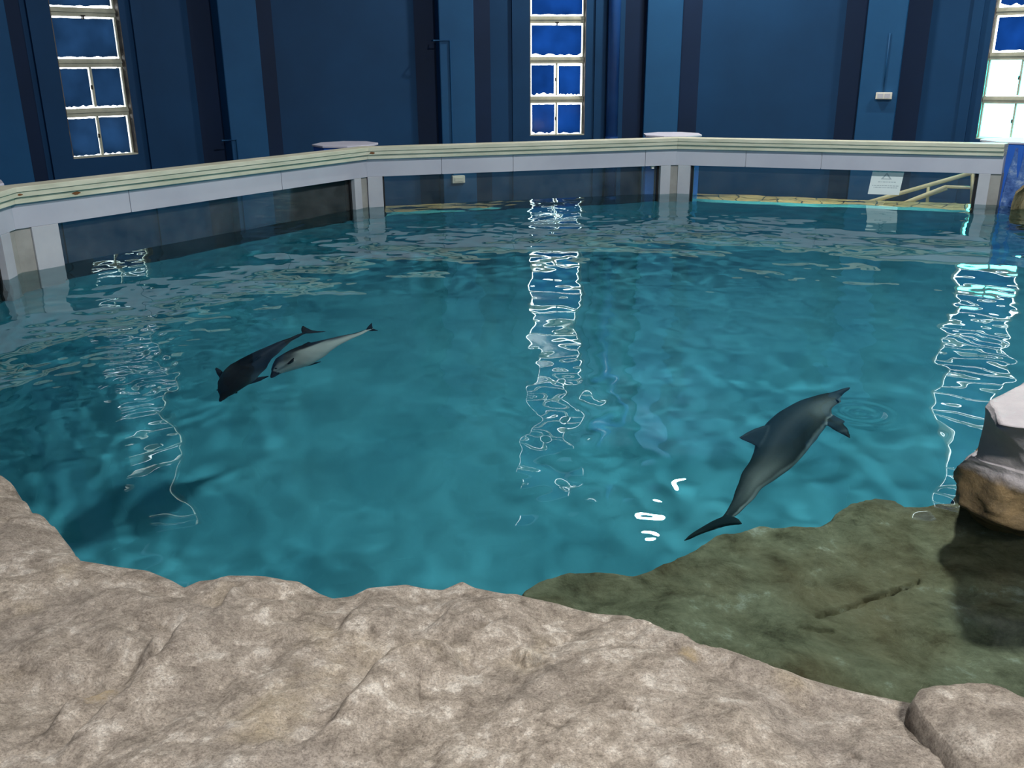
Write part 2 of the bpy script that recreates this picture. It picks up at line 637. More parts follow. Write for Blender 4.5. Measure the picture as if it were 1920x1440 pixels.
# ------------------------------------------------------------------ windows
def window(n, k, c, wd, clear_rows):
    xf = bay_xf(k)
    e = tag(empty('window_%d' % n), kind='structure')
    x0, x1 = c - wd / 2, c + wd / 2
    yf = 0.14                                          # frame plane inside the reveal
    for s, xx in ((-1, x0), (1, x1)):
        MB().box(min(xx, xx - s * 0.012), max(xx, xx - s * 0.012), 0.002, TW, ZW0, ZW1).build('jamb', MAT['jamb'], e, xf=xf)
        MB().box(min(xx - s * .012, xx - s * 0.035), max(xx - s * .012, xx - s * 0.035), yf - .02, yf + 0.05, ZW0, ZW1).build('stile', MAT['winframe'], e, xf=xf)
    MB().box(x0, x1, 0.002, TW, ZW0, ZW0 + 0.02).build('sill', MAT['winframe'], e, xf=xf)
    r = random.Random(n * 31)
    for row in range(NROW):
        za = ZW0 + 0.02 + row * ROWH
        zb = ZW0 + (row + 1) * ROWH - (MULL if row < NROW - 1 else 0.02)
        if row < NROW - 1:
            m = MB().box(x0 + .012, x1 - .012, yf - 0.03, yf + 0.06, zb, zb + MULL * 0.5)
            m.box(x0 + .012, x1 - .012, yf - 0.045, yf + 0.06, zb + MULL * 0.5, zb + MULL * 0.78)
            m.box(x0 + .012, x1 - .012, yf - 0.03, yf + 0.06, zb + MULL * 0.78, zb + MULL + .004)
            m.build('transom', MAT['winframe'], e, xf=xf)
        cols = [(x0 + .035, x1 - .035)]
        if row < 2:
            MB().box(c - 0.016, c + 0.016, yf - 0.02, yf + 0.05, za, zb).build('mullion', MAT['winframe'], e, xf=xf)
            cols = [(x0 + .035, c - .016), (c + .016, x1 - .035)]
        for ci, (xa, xb) in enumerate(cols):
            if row in clear_rows:
                MB().box(xa, xb, yf + 0.01, yf + 0.016, za, zb).build('pane', MAT['tint'], e, xf=xf)
                continue
            # film cut a little small and ragged: daylight leaks in round its edge
            gk = 0.6 if n == 1 else 1.0
            gl, gr, gb, gt = [gk * (0.012 + 0.016 * r.random()) for _ in range(4)]
            N = 12
            top = [(xa + gl + (xb - xa - gl - gr) * i / N, zb - gt * 1.3 - 0.008 * r.random()) for i in range(N + 1)]
            bot = [(xa + gl + (xb - xa - gl - gr) * i / N, za + gb * r.choice((0.2, 1.0, 1.5)) * (0.6 + 0.6 * r.random())) for i in range(N + 1)]
            v = []; f = []
            for (a, b) in zip(bot, top):
                for yy in (yf + 0.010, yf + 0.014):
                    v += [(a[0], yy, a[1]), (b[0], yy, b[1])]
            for i in range(N):
                o = i * 4
                f += [(o, o + 4, o + 5, o + 1), (o + 2, o + 3, o + 7, o + 6), (o + 1, o + 5, o + 7, o + 3), (o, o + 2, o + 6, o + 4)]
            f += [(0, 1, 3, 2), (N * 4, N * 4 + 2, N * 4 + 3, N * 4 + 1)]
            MB().add(v, f).build('pane', MAT['film' if n != 1 else 'film_dim'], e, xf=xf)
        # latch
        if row < 2:
            zc = (za + zb) / 2
            MB().box(c - .03, c - .008, yf - .045, yf - .01, zc - .03, zc + .03).build('latch', MAT['latch'], e, xf=xf, bevel=.004)
        else:
            MB().box(c - .012, c + .012, yf - .05, yf + .02, zb - .035, zb + .02).box(c - .03, c + .03, yf - .05, yf - .03, zb, zb + .02).build('latch', MAT['latch'], e, xf=xf)
    return e


for n, (k, (c, wd)) in enumerate(WIN.items()):
    window(n + 1, k, c, wd, (0, 1) if k == 3 else ())

# daylight falling in through the two unscreened rows of the right window
a, x, y, L = facet(3)
c3 = a + x * WIN[3][0] + y * 0.175
zc = ZW0 + ROWH - .05
area_light('daylight', (c3[0], c3[1], zc), (c3[0] - y[0], c3[1] - y[1], zc), 0.93, 90, (0.25, 1.0, 0.9), caustic=False, shape='RECTANGLE', size_y=1.2)

# ------------------------------------------------------------------ pool basin and water
CORN = [at(44, 511)[:2], at(692, 389)[:2], at(1265, 362)[:2], at(1868, 385)[:2]]
# close the ring behind the rocks with the same side length
ang = [math.degrees(math.atan2(*(p - POOL)[::-1])) for p in CORN]
RING = [polar(ang[0] + 36 * i, 6.83) for i in (3, 2, 1)] + CORN + [polar(ang[3] - 36 * i, 6.83) for i in (1, 2, 3)]
ZB = -3.1
GD = -0.80                                             # bottom of the glass
nR = len(RING)


def poly_off(d):
    out = []
    for p in RING:
        v = p - POOL
        out.append(p + v / np.linalg.norm(v) * d)
    return out


bas = MB()
pi, po = poly_off(0.10), poly_off(0.40)
bas.v = [(p[0], p[1], ZB) for p in pi] + [(p[0], p[1], GD) for p in pi] + [(p[0], p[1], GD) for p in po] + [(p[0], p[1], ZB - .2) for p in po]
bas.f = [tuple(range(nR - 1, -1, -1))[::-1]]
for i in range(nR):
    j = (i + 1) % nR
    bas.f += [(j, i, i + nR, j + nR), (j + nR, i + nR, i + 2 * nR, j + 2 * nR), (j + 2 * nR, i + 2 * nR, i + 3 * nR, j + 3 * nR)]
basin = tag(bas.build('pool_basin', MAT['basin']), 'teal painted basin of the ten sided dolphin pool', 'pool', kind='structure')
basin.cycles.is_caustics_receiver = True

# cut the walkway floor: replace with a ring outside the basin
bpy.data.objects.remove(floor)
ov = [(p[0], p[1], ZF) for p in ring_o]
seg = []
for i in range(360):
    th = math.radians(i)
    d = np.array([math.cos(th), math.sin(th)])
    # distance to basin outer ring
    best = 9
    for j in range(nR):
        a, b = po[j] - POOL, po[(j + 1) % nR] - POOL
        den = d[0] * (b - a)[1] - d[1] * (b - a)[0]
        if abs(den) < 1e-9: continue
        t = (a[0] * (b - a)[1] - a[1] * (b - a)[0]) / den
        s = (a[0] * d[1] - a[1] * d[0]) / den
        if t > 0 and -1e-6 <= s <= 1 + 1e-6:
            best = t
    seg.append((best, d))
v = [(POOL[0] + d[0] * b, POOL[1] + d[1] * b, ZF) for b, d in seg] + [(POOL[0] + d[0] * (RW + .25), POOL[1] + d[1] * (RW + .25), ZF) for b, d in seg]
floor = tag(pyobj('floor', v, [(i, (i + 1) % 360, (i + 1) % 360 + 360, i + 360) for i in range(360)], MAT['grout']), kind='structure')
for pg in floor.data.polygons:
    pass

# flagstones laid on the walkway along the glass
def paving():
    na, nr_ = 44, 3
    a0, a1 = math.radians(140), math.radians(44)
    ia = np.arange(na + 1); ir = np.arange(nr_ + 1)
    base = np.zeros((na + 1, nr_ + 1, 2))
    for i in ia:
        for j in ir:
            th = a0 + (a1 - a0) * i / na + rng.uniform(-.3, .3) * (a1 - a0) / na
            r = 7.0 + 0.42 * j + (rng.uniform(-.13, .13) if 0 < j else 0)
            base[i, j] = (POOL[0] + r * math.cos(th), POOL[1] + r * math.sin(th))
    mids = {}
    def mid(a, b):
        key = tuple(sorted((a, b)))
        if key not in mids:
            m = (base[a] + base[b]) / 2
            mids[key] = m + rng.uniform(-.06, .06, 2)
        return mids[key]
    for i in range(na):
        for j in range(nr_):
            q = [(i, j), (i + 1, j), (i + 1, j + 1), (i, j + 1)]
            poly = []
            for k in range(4):
                poly.append(base[q[k]]); poly.append(mid(q[k], q[(k + 1) % 4]))
            poly = np.array(poly)
            cc = poly.mean(0)
            poly = cc + (poly - cc) * 0.93
            h = rng.uniform(.018, .032)
            MB().prism([tuple(p) for p in poly[::-1]], ZF - .01, ZF + h).build('flagstone', MAT['stone'], floor)


paving()

# water surface -----------------------------------------------------------
waves = []
wr = np.random.default_rng(11)
for lam, n, sl in ((1.5, 7, .011), (0.8, 9, .015), (0.42, 12, .015), (0.24, 14, .015), (0.15, 14, .010)):
    for i in range(n):
        th = wr.uniform(0, 2 * math.pi)
        l = lam * wr.uniform(.75, 1.3)
        kx = 2 * math.pi / l
        waves.append((kx * math.cos(th), kx * math.sin(th), wr.uniform(0, 6.28), sl / math.sqrt(n) * 1.41 / kx, lam))
fine = []
for i in range(16):
    th = wr.uniform(0, 2 * math.pi); l = wr.uniform(.10, .17); kx = 2 * math.pi / l
    fine.append((kx * math.cos(th), kx * math.sin(th), wr.uniform(0, 6.28), 0.035 / 4 * 1.41 / kx))


def water_h(X, Y):
    P = np.stack([X * .45, Y * .45, X * 0], -1)
    patch = np.clip(0.75 + 0.8 * vnoise(P, 5), 0.25, 1.5)
    calm = 0.55 + 0.45 * np.clip((Y - 3.0) / 5.0, 0, 1)
    H = np.zeros_like(X)
    for kx, ky, ph, a, lam in waves:
        H += a * np.sin(kx * X + ky * Y + ph) * (patch * calm if lam < 0.6 else 1)
    # fine ruffle on the left where the swimming pair stirs the water
    fm = np.exp(-(((X + 2.6) / .75) ** 2 + ((Y - 5.7) / 1.9) ** 2))
    F_ = np.zeros_like(X)
    for kx, ky, ph, a in fine:
        F_ += a * np.sin(kx * X + ky * Y + ph)
    H += F_ * fm
    # rings where the right dolphin's beak touches the surface
    c = at(1612, 774)
    d = np.hypot(X - c[0], Y - c[1])
    H += 0.0026 * np.cos(2 * math.pi * d / 0.105) * np.exp(-((d - .08) / .13) ** 2)
    return H


NA, NRR = 1300, 360
inner = poly_off(0.055)
th = np.linspace(0, 2 * math.pi, NA, endpoint=False)
D = np.stack([np.cos(th), np.sin(th)], -1)
T = np.full(NA, 1e9)
for j in range(nR):
    a, b = inner[j] - POOL, inner[(j + 1) % nR] - POOL
    e_ = b - a
    den = D[:, 0] * e_[1] - D[:, 1] * e_[0]
    t = (a[0] * e_[1] - a[1] * e_[0]) / den
    T = np.where(t > 0, np.minimum(T, t), T)
fr = np.linspace(0.0, 1, NRR) ** 0.85
R_ = T[:, None] * fr[None, :]
X = POOL[0] + D[:, :1] * R_
Y = POOL[1] + D[:, 1:] * R_
Pw = np.stack([X, Y, water_h(X, Y)], -1)
water = gridobj('pool_water', Pw[:, ::-1], MAT['water'], wrap=True)
tag(water, 'clear rippled teal water filling the dolphin pool', 'water', kind='stuff')
water.cycles.is_caustics_caster = True
if water.data.polygons[NRR // 2].normal.z < 0:
    water.data.flip_normals()

# ------------------------------------------------------------------ glass barriers
def barrier(A, B, tA, tB, label, seams, rust=(), dims=(.25, .1, .25, .1)):
    oL, gL, oR, gR = dims                              # opening starts, corner strip widths at either end
    L = np.linalg.norm(B - A)
    x = (B - A) / L
    y = np.array([-x[1], x[0]])
    if y @ (A - POOL) < 0: y = -y
    e = empty('glass_barrier', (A[0], A[1], 0))
    tag(e, label, 'barrier', 'glass barriers round the pool')
    loc = lambda q: (x[0] * q[0] + y[0] * q[1], x[1] * q[0] + y[1] * q[1], q[2])

    def mbox(x0, x1, y0, y1, z0, z1):
        def X0(yy): return -yy * tA if x0 is None else x0
        def X1(yy): return L + yy * tB if x1 is None else x1
        v = [(X0(y0), y0, z0), (X1(y0), y0, z0), (X1(y1), y1, z0), (X0(y1), y1, z0),
             (X0(y0), y0, z1), (X1(y0), y0, z1), (X1(y1), y1, z1), (X0(y1), y1, z1)]
        return MB().add(v, box_vf(0, 1, 0, 1, 0, 1)[1])
    ZBM = 0.40
    mbox(None, None, -0.085, 0.15, 0.738, 0.785).build('top_board', MAT['cap'], e, xf=loc, bevel=.004)
    mid = mbox(None, None, -0.072, 0.14, 0.690, 0.7375).build('middle_board', MAT['cap'], e, xf=loc, bevel=.004)
    low = mbox(None, None, -0.045, 0.13, 0.630, 0.6895).build('lower_board', MAT['cap'], e, xf=loc, bevel=.005)
    mbox(None, None, 0.015, 0.12, ZBM + .01, 0.629).build('beam', MAT['stile'], e, xf=loc)
    xs = [None] + list(seams) + [None]
    g = 0.004
    for i in range(len(xs) - 1):
        a = None if xs[i] is None else xs[i] + g
        b = None if xs[i + 1] is None else xs[i + 1] - g
        mbox(a, b, 0.0, 0.014, ZBM, 0.629).build('cladding_board', MAT['clad'], e, xf=loc, bevel=.002)
    s1 = mbox(gL + .001, oL, 0.0, 0.16, GD - .02, ZBM - .001).build('stile', MAT['stile'], e, xf=loc, bevel=.004)
    s2 = mbox(L - oR, L - gR - .001, 0.0, 0.16, GD - .02, ZBM - .001).build('stile', MAT['stile'], e, xf=loc, bevel=.004)
    if gL > .02:
        mbox(None, gL, 0.02, 0.16, GD - .02, ZBM + .009).build('corner_strip', MAT['strip'], e, xf=loc)
    mbox(L - gR, None, 0.02, 0.16, GD - .02, ZBM + .009).build('corner_strip', MAT['strip'], e, xf=loc)
    mbox(oL, oL + .03, 0.06, 0.16, GD, ZBM - .001).build('gasket', MAT['gasket'], s1, xf=loc)
    mbox(L - oR - .03, L - oR, 0.06, 0.16, GD, ZBM - .001).build('gasket', MAT['gasket'], s2, xf=loc)
    mbox(oL + .03, L - oR - .03, 0.085, 0.10, GD, ZBM + .009).build('glass_pane', MAT['glass'], e, xf=loc)
    for (rx, rz, rw) in rust:
        n = 10
        rr = random.Random(int(rx * 100))
        poly = [(rx + rw * math.cos(2 * math.pi * i / n) * rr.uniform(.6, 1), rz + .35 * rw * math.sin(2 * math.pi * i / n) * rr.uniform(.6, 1)) for i in range(n)]
        yy, pa = (-0.045, low) if rz < .6895 else (-.072, mid)
        v = [(p[0], yy - .002, p[1]) for p in poly] + [(p[0], yy + .01, p[1]) for p in poly]
        f = [tuple(range(n))] + [(i, i + n, (i + 1) % n + n, (i + 1) % n) for i in range(n)]
        MB().add(v, f).build('rust_stain', MAT['rust'], pa, xf=loc)
    return e, loc, x, y, L


def seam_s(A, B, px, py):
    x = (B - A) / np.linalg.norm(B - A)
    n = np.array([-x[1], x[0], 0])
    p = on_plane(px, py, np.array([A[0], A[1], 0]), n)
    return float((p[:2] - A) @ x)


T18 = math.tan(math.radians(18))
c0 = RING[2]
RG = {}
RG[0] = barrier(c0, CORN[0], T18, T18, 'glass barrier at far left edge, mostly cut off by the frame', [2.2], dims=(.3, .05, .3, .12))
RG[1] = barrier(CORN[0], CORN[1], T18, math.tan(math.radians(20)), 'glass barrier on the left, running away from the frame edge to the first corner',
                [seam_s(CORN[0], CORN[1], 243, 372), seam_s(CORN[0], CORN[1], 528, 335)], [(0.62, .662, .05), (0.06, .714, .03)], dims=(.415, .15, .25, .12))
RG[2] = barrier(CORN[1], CORN[2], math.tan(math.radians(20)), T18, 'glass barrier in the middle, in front of the blue screened window',
                [seam_s(CORN[1], CORN[2], 828, 310), seam_s(CORN[1], CORN[2], 962, 305), seam_s(CORN[1], CORN[2], 1210, 300)], [(0.07, .714, .05)], dims=(.2, .0, .235, .08))
RG[3] = barrier(CORN[2], CORN[3], T18, T18, 'glass barrier on the right with a paper notice on its pane',
                [seam_s(CORN[2], CORN[3], 1398, 300), seam_s(CORN[2], CORN[3], 1540, 303)], dims=(.21, .03, .26, .12))

# invented warm light strips hidden under the rail, added to brighten the flagstones
for k, lb in ((2, 'added warm light strip hidden under the outer rail of the middle barrier'), (3, 'added warm light strip hidden under the outer rail of the right barrier')):
    e, loc, x, y, L = RG[k]
    A = CORN[k - 1]
    m = A + x * L / 2 + y * 0.22
    st_ = tag(empty('added_light_strip', (m[0], m[1], 0.60)), lb, 'light')
    ax = math.atan2(x[1], x[0])
    o = MB().box(-L * .36, L * .36, -.03, .03, .006, .035).build('channel', MAT['housing'], st_)
    o.rotation_euler.z = ax
    o = MB().box(-L * .36, L * .36, -.018, .018, .001, .0055).build('diffuser', MAT['whitebox'], st_)
    o.rotation_euler.z = ax
    o = area_light('added_strip_light', (m[0], m[1], .598), (m[0], m[1], -1), L * .7, 40, (1.0, .82, .55), caustic=False, shape='RECTANGLE', size_y=.04, spread=math.radians(130))
    o.rotation_euler = (0, 0, ax)

# corner pillars behind the barriers
for i, (p, lb) in enumerate(zip(CORN, ('leftmost blue pillar with pale slab top, behind the barrier corner', 'blue pillar with pale slab top behind the corner left of centre',
                                       'blue pillar with pale slab top behind the corner right of centre', 'rightmost blue pillar with pale slab top at the barrier end'))):
    v = (p - POOL) / np.linalg.norm(p - POOL)
    c = p + v * 0.60
    e = tag(empty('corner_pillar', (c[0], c[1], ZF)), lb, 'pillar', 'blue pillars at the barrier corners')
    th0 = math.atan2(v[1], v[0])
    hexa = [(0.43 * math.cos(th0 + math.pi / 8 + k * math.pi / 4), 0.43 * math.sin(th0 + math.pi / 8 + k * math.pi / 4)) for k in range(8)]
    MB().prism(hexa, 0, 1.768).build('shaft', MAT['pillar'], e, bevel=.01)
    MB().prism([(a * 1.04, b * 1.04) for a, b in hexa], 1.768, 1.795).build('slab', MAT['pillarcap'], e, bevel=.006)

# ------------------------------------------------------------------ paper notice, boxes, conduits, pipes, handrail
e3, loc3, x3, y3, L3 = RG[3]
A3 = CORN[2]
def p3(px, py, yo):
    q = on_plane(px, py, np.array([A3[0] + y3[0] * yo, A3[1] + y3[1] * yo, 0]), np.array([y3[0], y3[1], 0]))
    return float((q[:2] - A3) @ x3), float(q[2])
xa, zt = p3(1632, 320, .082); xb, zb = p3(1690, 366, .082)
sg = tag(empty('paper_notice', (A3[0], A3[1], 0)), 'white paper notice taped to the right barrier pane', 'notice')
MAT['paper'] = paint('pale paper', srgb(226, 240, 240), srgb(234, 246, 246), 3, 0.6, 0.01)
MAT['ink'] = paint('faded ink', srgb(168, 186, 192), srgb(178, 196, 202), 9, 0.6, 0.0)
zt = min(zt, .398)
sk = 0.03
v = [(xa, .0835, zb), (xb - sk, .0835, zb), (xb, .0835, zt), (xa + sk, .0835, zt), (xa, .0849, zb), (xb - sk, .0849, zb), (xb, .0849, zt), (xa + sk, .0849, zt)]
MB().add(v, box_vf(0, 1, 0, 1, 0, 1)[1]).build('sheet', MAT['paper'], sg, xf=loc3)
wdt = xb - xa
cx = (xa + xb) / 2
em = MB()
em.add([(cx - .07, .083, zt - .11), (cx + .07, .083, zt - .11), (cx, .083, zt - .02), (cx - .04, .083, zt - .10), (cx + .04, .083, zt - .10), (cx, .083, zt - .045)], [(0, 1, 4, 3), (1, 2, 5, 4), (2, 0, 3, 5)])
em.build('emblem', MAT['ink'], sg, xf=loc3)
for zz, ww in ((zt - .15, .10), (zt - .20, .17), (zt - .225, .15)):
    m = MB()
    xx = cx - ww
    rr = random.Random(int(zz * 1000))
    while xx < cx + ww:
        d = rr.uniform(.012, .035)
        m.add([(xx, .083, zz), (xx + d, .083, zz), (xx + d, .083, zz + .010), (xx, .083, zz + .010)], [(0, 1, 2, 3)])
        xx += d + .008
    m.build('print_line', MAT['ink'], sg, xf=loc3)

# boxes and conduits on the pilasters
def pil_xf(k):
    p = polar(A0 - 20 * k, RW)
    out = (p - POOL) / RW
    al = np.array([out[1], -out[0]])
    return (lambda q: (p[0] + al[0] * q[0] + out[0] * q[1], p[1] + al[1] * q[0] + out[1] * q[1], q[2])), p, out, al


def pil_pt(k, px, py, yo=-0.42):
    xf, p, out, al = pil_xf(k)
    q = on_plane(px, py, np.array([p[0] + out[0] * yo, p[1] + out[1] * yo, 0]), np.array([out[0], out[1], 0]))
    return float((q[:2] - p) @ al), float(q[2])


xf, *_ = pil_xf(3)
u0, z1 = pil_pt(3, 1643, 173); u1, z0 = pil_pt(3, 1672, 186)
bx = tag(empty('wall_box'), 'white emergency light box on the right pilaster, cable above it', 'box', 'white boxes on the pilasters')
cs = MB().box(u0, u1, -.50, -.42, z0, z1).build('case', MAT['whitebox'], bx, xf=xf, bevel=.008)
MB().box(u0 + .03, (u0 + u1) / 2 - .01, -.506, -.495, z0 + .02, z1 - .02).build('lens', MAT['clad'], cs, xf=xf)
MB().box((u0 + u1) / 2 + .01, u1 - .03, -.506, -.495, z0 + .02, z1 - .02).build('lens', MAT['clad'], cs, xf=xf)
ua, za = pil_pt(3, 1656, 172); ub, zb2 = pil_pt(3, 1666, 62)
tag(MB().tube([xf((ua, -.43, za)), xf((ua, -.43, zb2))], .012, 8).build('cable_conduit', MAT['pilaster'], smooth=True), 'thin blue cable conduit running up the right pilaster from the white box', 'conduit')
xf, *_ = pil_xf(1)
u0, z1 = pil_pt(1, 846, 329); u1, z0 = pil_pt(1, 870, 342)
bx = tag(empty('wall_box'), 'small white box seen through the middle barrier glass', 'box', 'white boxes on the pilasters')
cs = MB().box(u0, u1, -.52, -.42, z0, z1).build('case', MAT['whitebox'], bx, xf=xf, bevel=.012)
MB().box(u0 + .04, u1 - .04, -.528, -.518, z0 + .03, z1 - .03).build('cover', MAT['whitebox'], cs, xf=xf, bevel=.004)
ua, za = pil_pt(1, 843, 76); ub, _z = pil_pt(1, 812, 76)
tag(MB().tube([xf((ub, -.30, za)), xf((ub, -.435, za)), xf((ua, -.435, za)), xf((ua, -.435, z1))], .014, 8).build('cable_conduit', MAT['pilaster'], smooth=False), 'thin blue cable conduit bending round the pilaster left of the middle window', 'conduit')
xf, *_ = pil_xf(0)
ua, za = pil_pt(0, 443, 262); ub, _z = pil_pt(0, 420, 260)
tag(MB().tube([xf((ub - .05, -.435, za)), xf((ua, -.435, za)), xf((ua, -.435, -.9))], .014, 8).build('cable_conduit', MAT['pilaster']), 'thin blue cable conduit low on the left pilaster above the rail', 'conduit')
# vertical pipe right of the middle window
a, x, y, L = facet(1)
q = on_plane(1146, 140, np.array([a[0], a[1], 0]), np.array([y[0], y[1], 0]))
sx = float((q[:2] - a) @ x)
xf = bay_xf(1)
pp = tag(empty('drain_pipe'), 'blue painted vertical pipe right of the middle window', 'pipe')
MB().tube([xf((sx, -.16, ZF)), xf((sx, -.16, ZC))], .11, 20).build('pipe', MAT['pipe'], pp, smooth=True)
for zz in (0.4, 3.4, 6.0):
    MB().tube([xf((sx, -.16, zz)), xf((sx, -.16, zz + .12))], .122, 20).build('collar', MAT['pipe'], pp, smooth=False)
# white bracket hanging from the middle barrier beam
x2, z2t = None, None
e2, loc2, xx2, yy2, L2 = RG[2]
sb = seam_s(CORN[1], CORN[2], 1226, 316)
br = tag(empty('beam_bracket', (CORN[1][0], CORN[1][1], 0)), 'small white bracket hanging below the middle barrier beam', 'bracket')
MB().box(sb - .02, sb + .02, 0.03, 0.07, 0.355, 0.3995).build('block', MAT['whitebox'], br, xf=loc2, bevel=.003)
MB().box(sb - .035, sb + .035, 0.03, 0.07, 0.388, 0.3995).build('flange', MAT['whitebox'], br, xf=loc2, bevel=.002)

# handrail of a flight of steps outside the right barrier
hp = np.array([polar(62, 8.3)[0], polar(62, 8.3)[1], 0])
hn = np.array([math.cos(math.radians(62)), math.sin(math.radians(62)), 0])
H = lambda px, py, k=0.0: tuple(on_plane(px, py, hp + hn * k, hn))
hr = tag(empty('stair_handrail'), 'beige tubular stair handrail seen through the right barrier glass', 'handrail')
MB().tube([H(1600, 388), H(1650, 373), H(1830, 322)], .032, 10).build('upper_bar', MAT['beigerail'], hr, smooth=True)
MB().tube([H(1680, 388, -.15), H(1707, 376, -.15), H(1774, 350, -.15)], .028, 10).build('lower_bar', MAT['beigerail'], hr, smooth=True)
MB().tube([H(1774, 350, -.15), H(1850, 353, .1)], .022, 8).build('landing_bar', MAT['beigerail'], hr, smooth=True)
MB().tube([H(1741, 346), H(1737, 400)], .025, 8).build('post', MAT['beigerail'], hr, smooth=True)
MB().tube([H(1690, 384, -.05), H(1776, 354, -.05)], .02, 8).build('middle_bar', MAT['beigerail'], hr, smooth=True)
MB().tube([H(1824, 324), H(1822, 400)], .03, 8).build('post', MAT['beigerail'], hr, smooth=True)

# ------------------------------------------------------------------ rocks
def resample(P, n, closed=False):
    P = np.array(P, float)
    if closed: P = np.vstack([P, P[:1]])
    d = np.r_[0, np.cumsum(np.linalg.norm(np.diff(P, axis=0), axis=1))]
    t = np.linspace(0, d[-1], n + 1 if closed else n)
    q = np.stack([np.interp(t, d, P[:, k]) for k in range(P.shape[1])], -1)
    return q[:-1] if closed else q


def smooth_closed(P, it=1):
    for _ in range(it):
        P = 0.25 * np.roll(P, 1, 0) + 0.5 * P + 0.25 * np.roll(P, -1, 0)
    return P


def smooth_open(P, it=1):
    for _ in range(it):
        Q = P.copy()
        Q[1:-1] = 0.25 * P[:-2] + 0.5 * P[1:-1] + 0.25 * P[2:]
        P = Q
    return P


# the long foreground slab: far lip traced as it stands, falling away into the water
LIPZ = 0.26
lip_px = [(-420, 1050), (-150, 1045), (0, 1035), (70, 1033), (150, 1043), (210, 1052), (275, 1060), (320, 1078), (345, 1092), (375, 1080), (405, 1077), (430, 1070),
          (500, 1072), (560, 1082), (600, 1104), (625, 1113), (660, 1108), (690, 1093), (760, 1086), (800, 1094), (830, 1096), (866, 1080), (890, 1092), (960, 1106),
          (1040, 1122), (1110, 1140), (1170, 1144), (1220, 1164), (1290, 1196), (1400, 1226), (1500, 1258), (1600, 1284), (1690, 1303), (1740, 1312), (1850, 1335), (2000, 1370), (2300, 1430)]
lip = np.array([at(px, py, LIPZ) for px, py in lip_px])
NU, NV = 1000, 400
lipc = smooth_open(resample(lip, NU), 3)
back = np.stack([np.linspace(-2.3, 2.5, NU), np.full(NU, 0.35), np.zeros(NU)], -1)
PV = []
vv = np.linspace(0, 1, NV) ** 1.15
slab = np.zeros((NU, NV, 3))
slab[..., 0] = lipc[:, None, 0] * (1 - vv) + back[:, None, 0] * vv
slab[..., 1] = lipc[:, None, 1] * (1 - vv) + back[:, None, 1] * vv
dist = np.hypot(slab[..., 0] - lipc[:, None, 0], slab[..., 1] - lipc[:, None, 1])
Q = np.stack([slab[..., 0], slab[..., 1], np.zeros_like(dist)], -1)
base = LIPZ - 0.02 * np.exp(-dist / .03) + 0.05 * np.tanh(dist / .35) + 0.05 * dist
fade = np.clip(dist / 0.10, 0, 1)
# diagonal bedding
rot = math.radians(52)
qx = slab[..., 0] * math.cos(rot) + slab[..., 1] * math.sin(rot)
qy = -slab[..., 0] * math.sin(rot) + slab[..., 1] * math.cos(rot)
bed = fbm(np.stack([qx * 1.5, qy * 5.5, qx * 0], -1), 4, 21)
rough_ = fbm(Q * 4.0, 6, 3)
mount = fbm(Q * 1.6, 3, 77)
Z = base + fade * (0.020 * bed + 0.011 * rough_ + 0.018 * mount + 0.0045 * fbm(Q * 26, 4, 91, gain=.6))


def crease(poly_px, h, wdt, Lh, zz=0.33):
    """a step along a traced line: ground is higher on the left of the line's travel"""
    global Z
    h *= 1.7
    Pl = resample(np.array([at(px, py, zz)[:2] for px, py in poly_px]), 60)
    best = np.full(slab.shape[:2], 1e9); sd = np.zeros(slab.shape[:2]); uu = np.zeros(slab.shape[:2])
    for i in range(len(Pl) - 1):
        a, b = Pl[i], Pl[i + 1]
        ab = b - a
        t = np.clip(((slab[..., 0] - a[0]) * ab[0] + (slab[..., 1] - a[1]) * ab[1]) / (ab @ ab), 0, 1)
        dx = slab[..., 0] - a[0] - t * ab[0]; dy = slab[..., 1] - a[1] - t * ab[1]
        d = np.hypot(dx, dy)
        s = np.sign(ab[0] * dy - ab[1] * dx)
        m = d < best
        best = np.where(m, d, best); sd = np.where(m, s * d, sd); uu = np.where(m, (i + t) / (len(Pl) - 1), uu)
    Z = Z + fade * h * np.sin(math.pi * uu) ** .6 * np.tanh((sd + .02 * vnoise(Q * 9, 5)) / (wdt * 1.6)) * np.exp(-(best / Lh) ** 2)


wob = 0.012
crease([(100, 1440), (170, 1370), (255, 1290), (330, 1220), (400, 1160), (440, 1110), (470, 1075)], -0.030, 0.010, .16)
crease([(30, 1420), (120, 1320), (215, 1255), (280, 1215), (330, 1175), (370, 1140)], -0.022, 0.010, .12)
crease([(0, 1228), (110, 1250), (190, 1262), (270, 1222), (360, 1220)], 0.026, 0.02, .10)
crease([(150, 1170), (190, 1200), (230, 1218), (300, 1230)], 0.020, 0.02, .10)
crease([(560, 1440), (620, 1370), (680, 1290), (730, 1230), (790, 1215), (850, 1218), (885, 1270)], -0.022, 0.010, .13)
crease([(200, 1085), (300, 1095), (420, 1118), (500, 1120), (620, 1130)], -0.014, 0.02, .10)
crease([(400, 1160), (470, 1110), (560, 1090)], 0.018, 0.015, .10)
crease([(960, 1208), (990, 1222), (1020, 1230)], 0.012, 0.006, .04)
crease([(870, 1165), (900, 1160), (915, 1160)], 0.010, 0.005, .03)
crease([(640, 1180), (660, 1130), (700, 1095)], -0.012, 0.012, .08)
crease([(830, 1100), (850, 1130), (800, 1180)], 0.014, 0.014, .08)
crease([(1180, 1150), (1260, 1190), (1400, 1240), (1600, 1300)], 0.016, 0.025, .07)


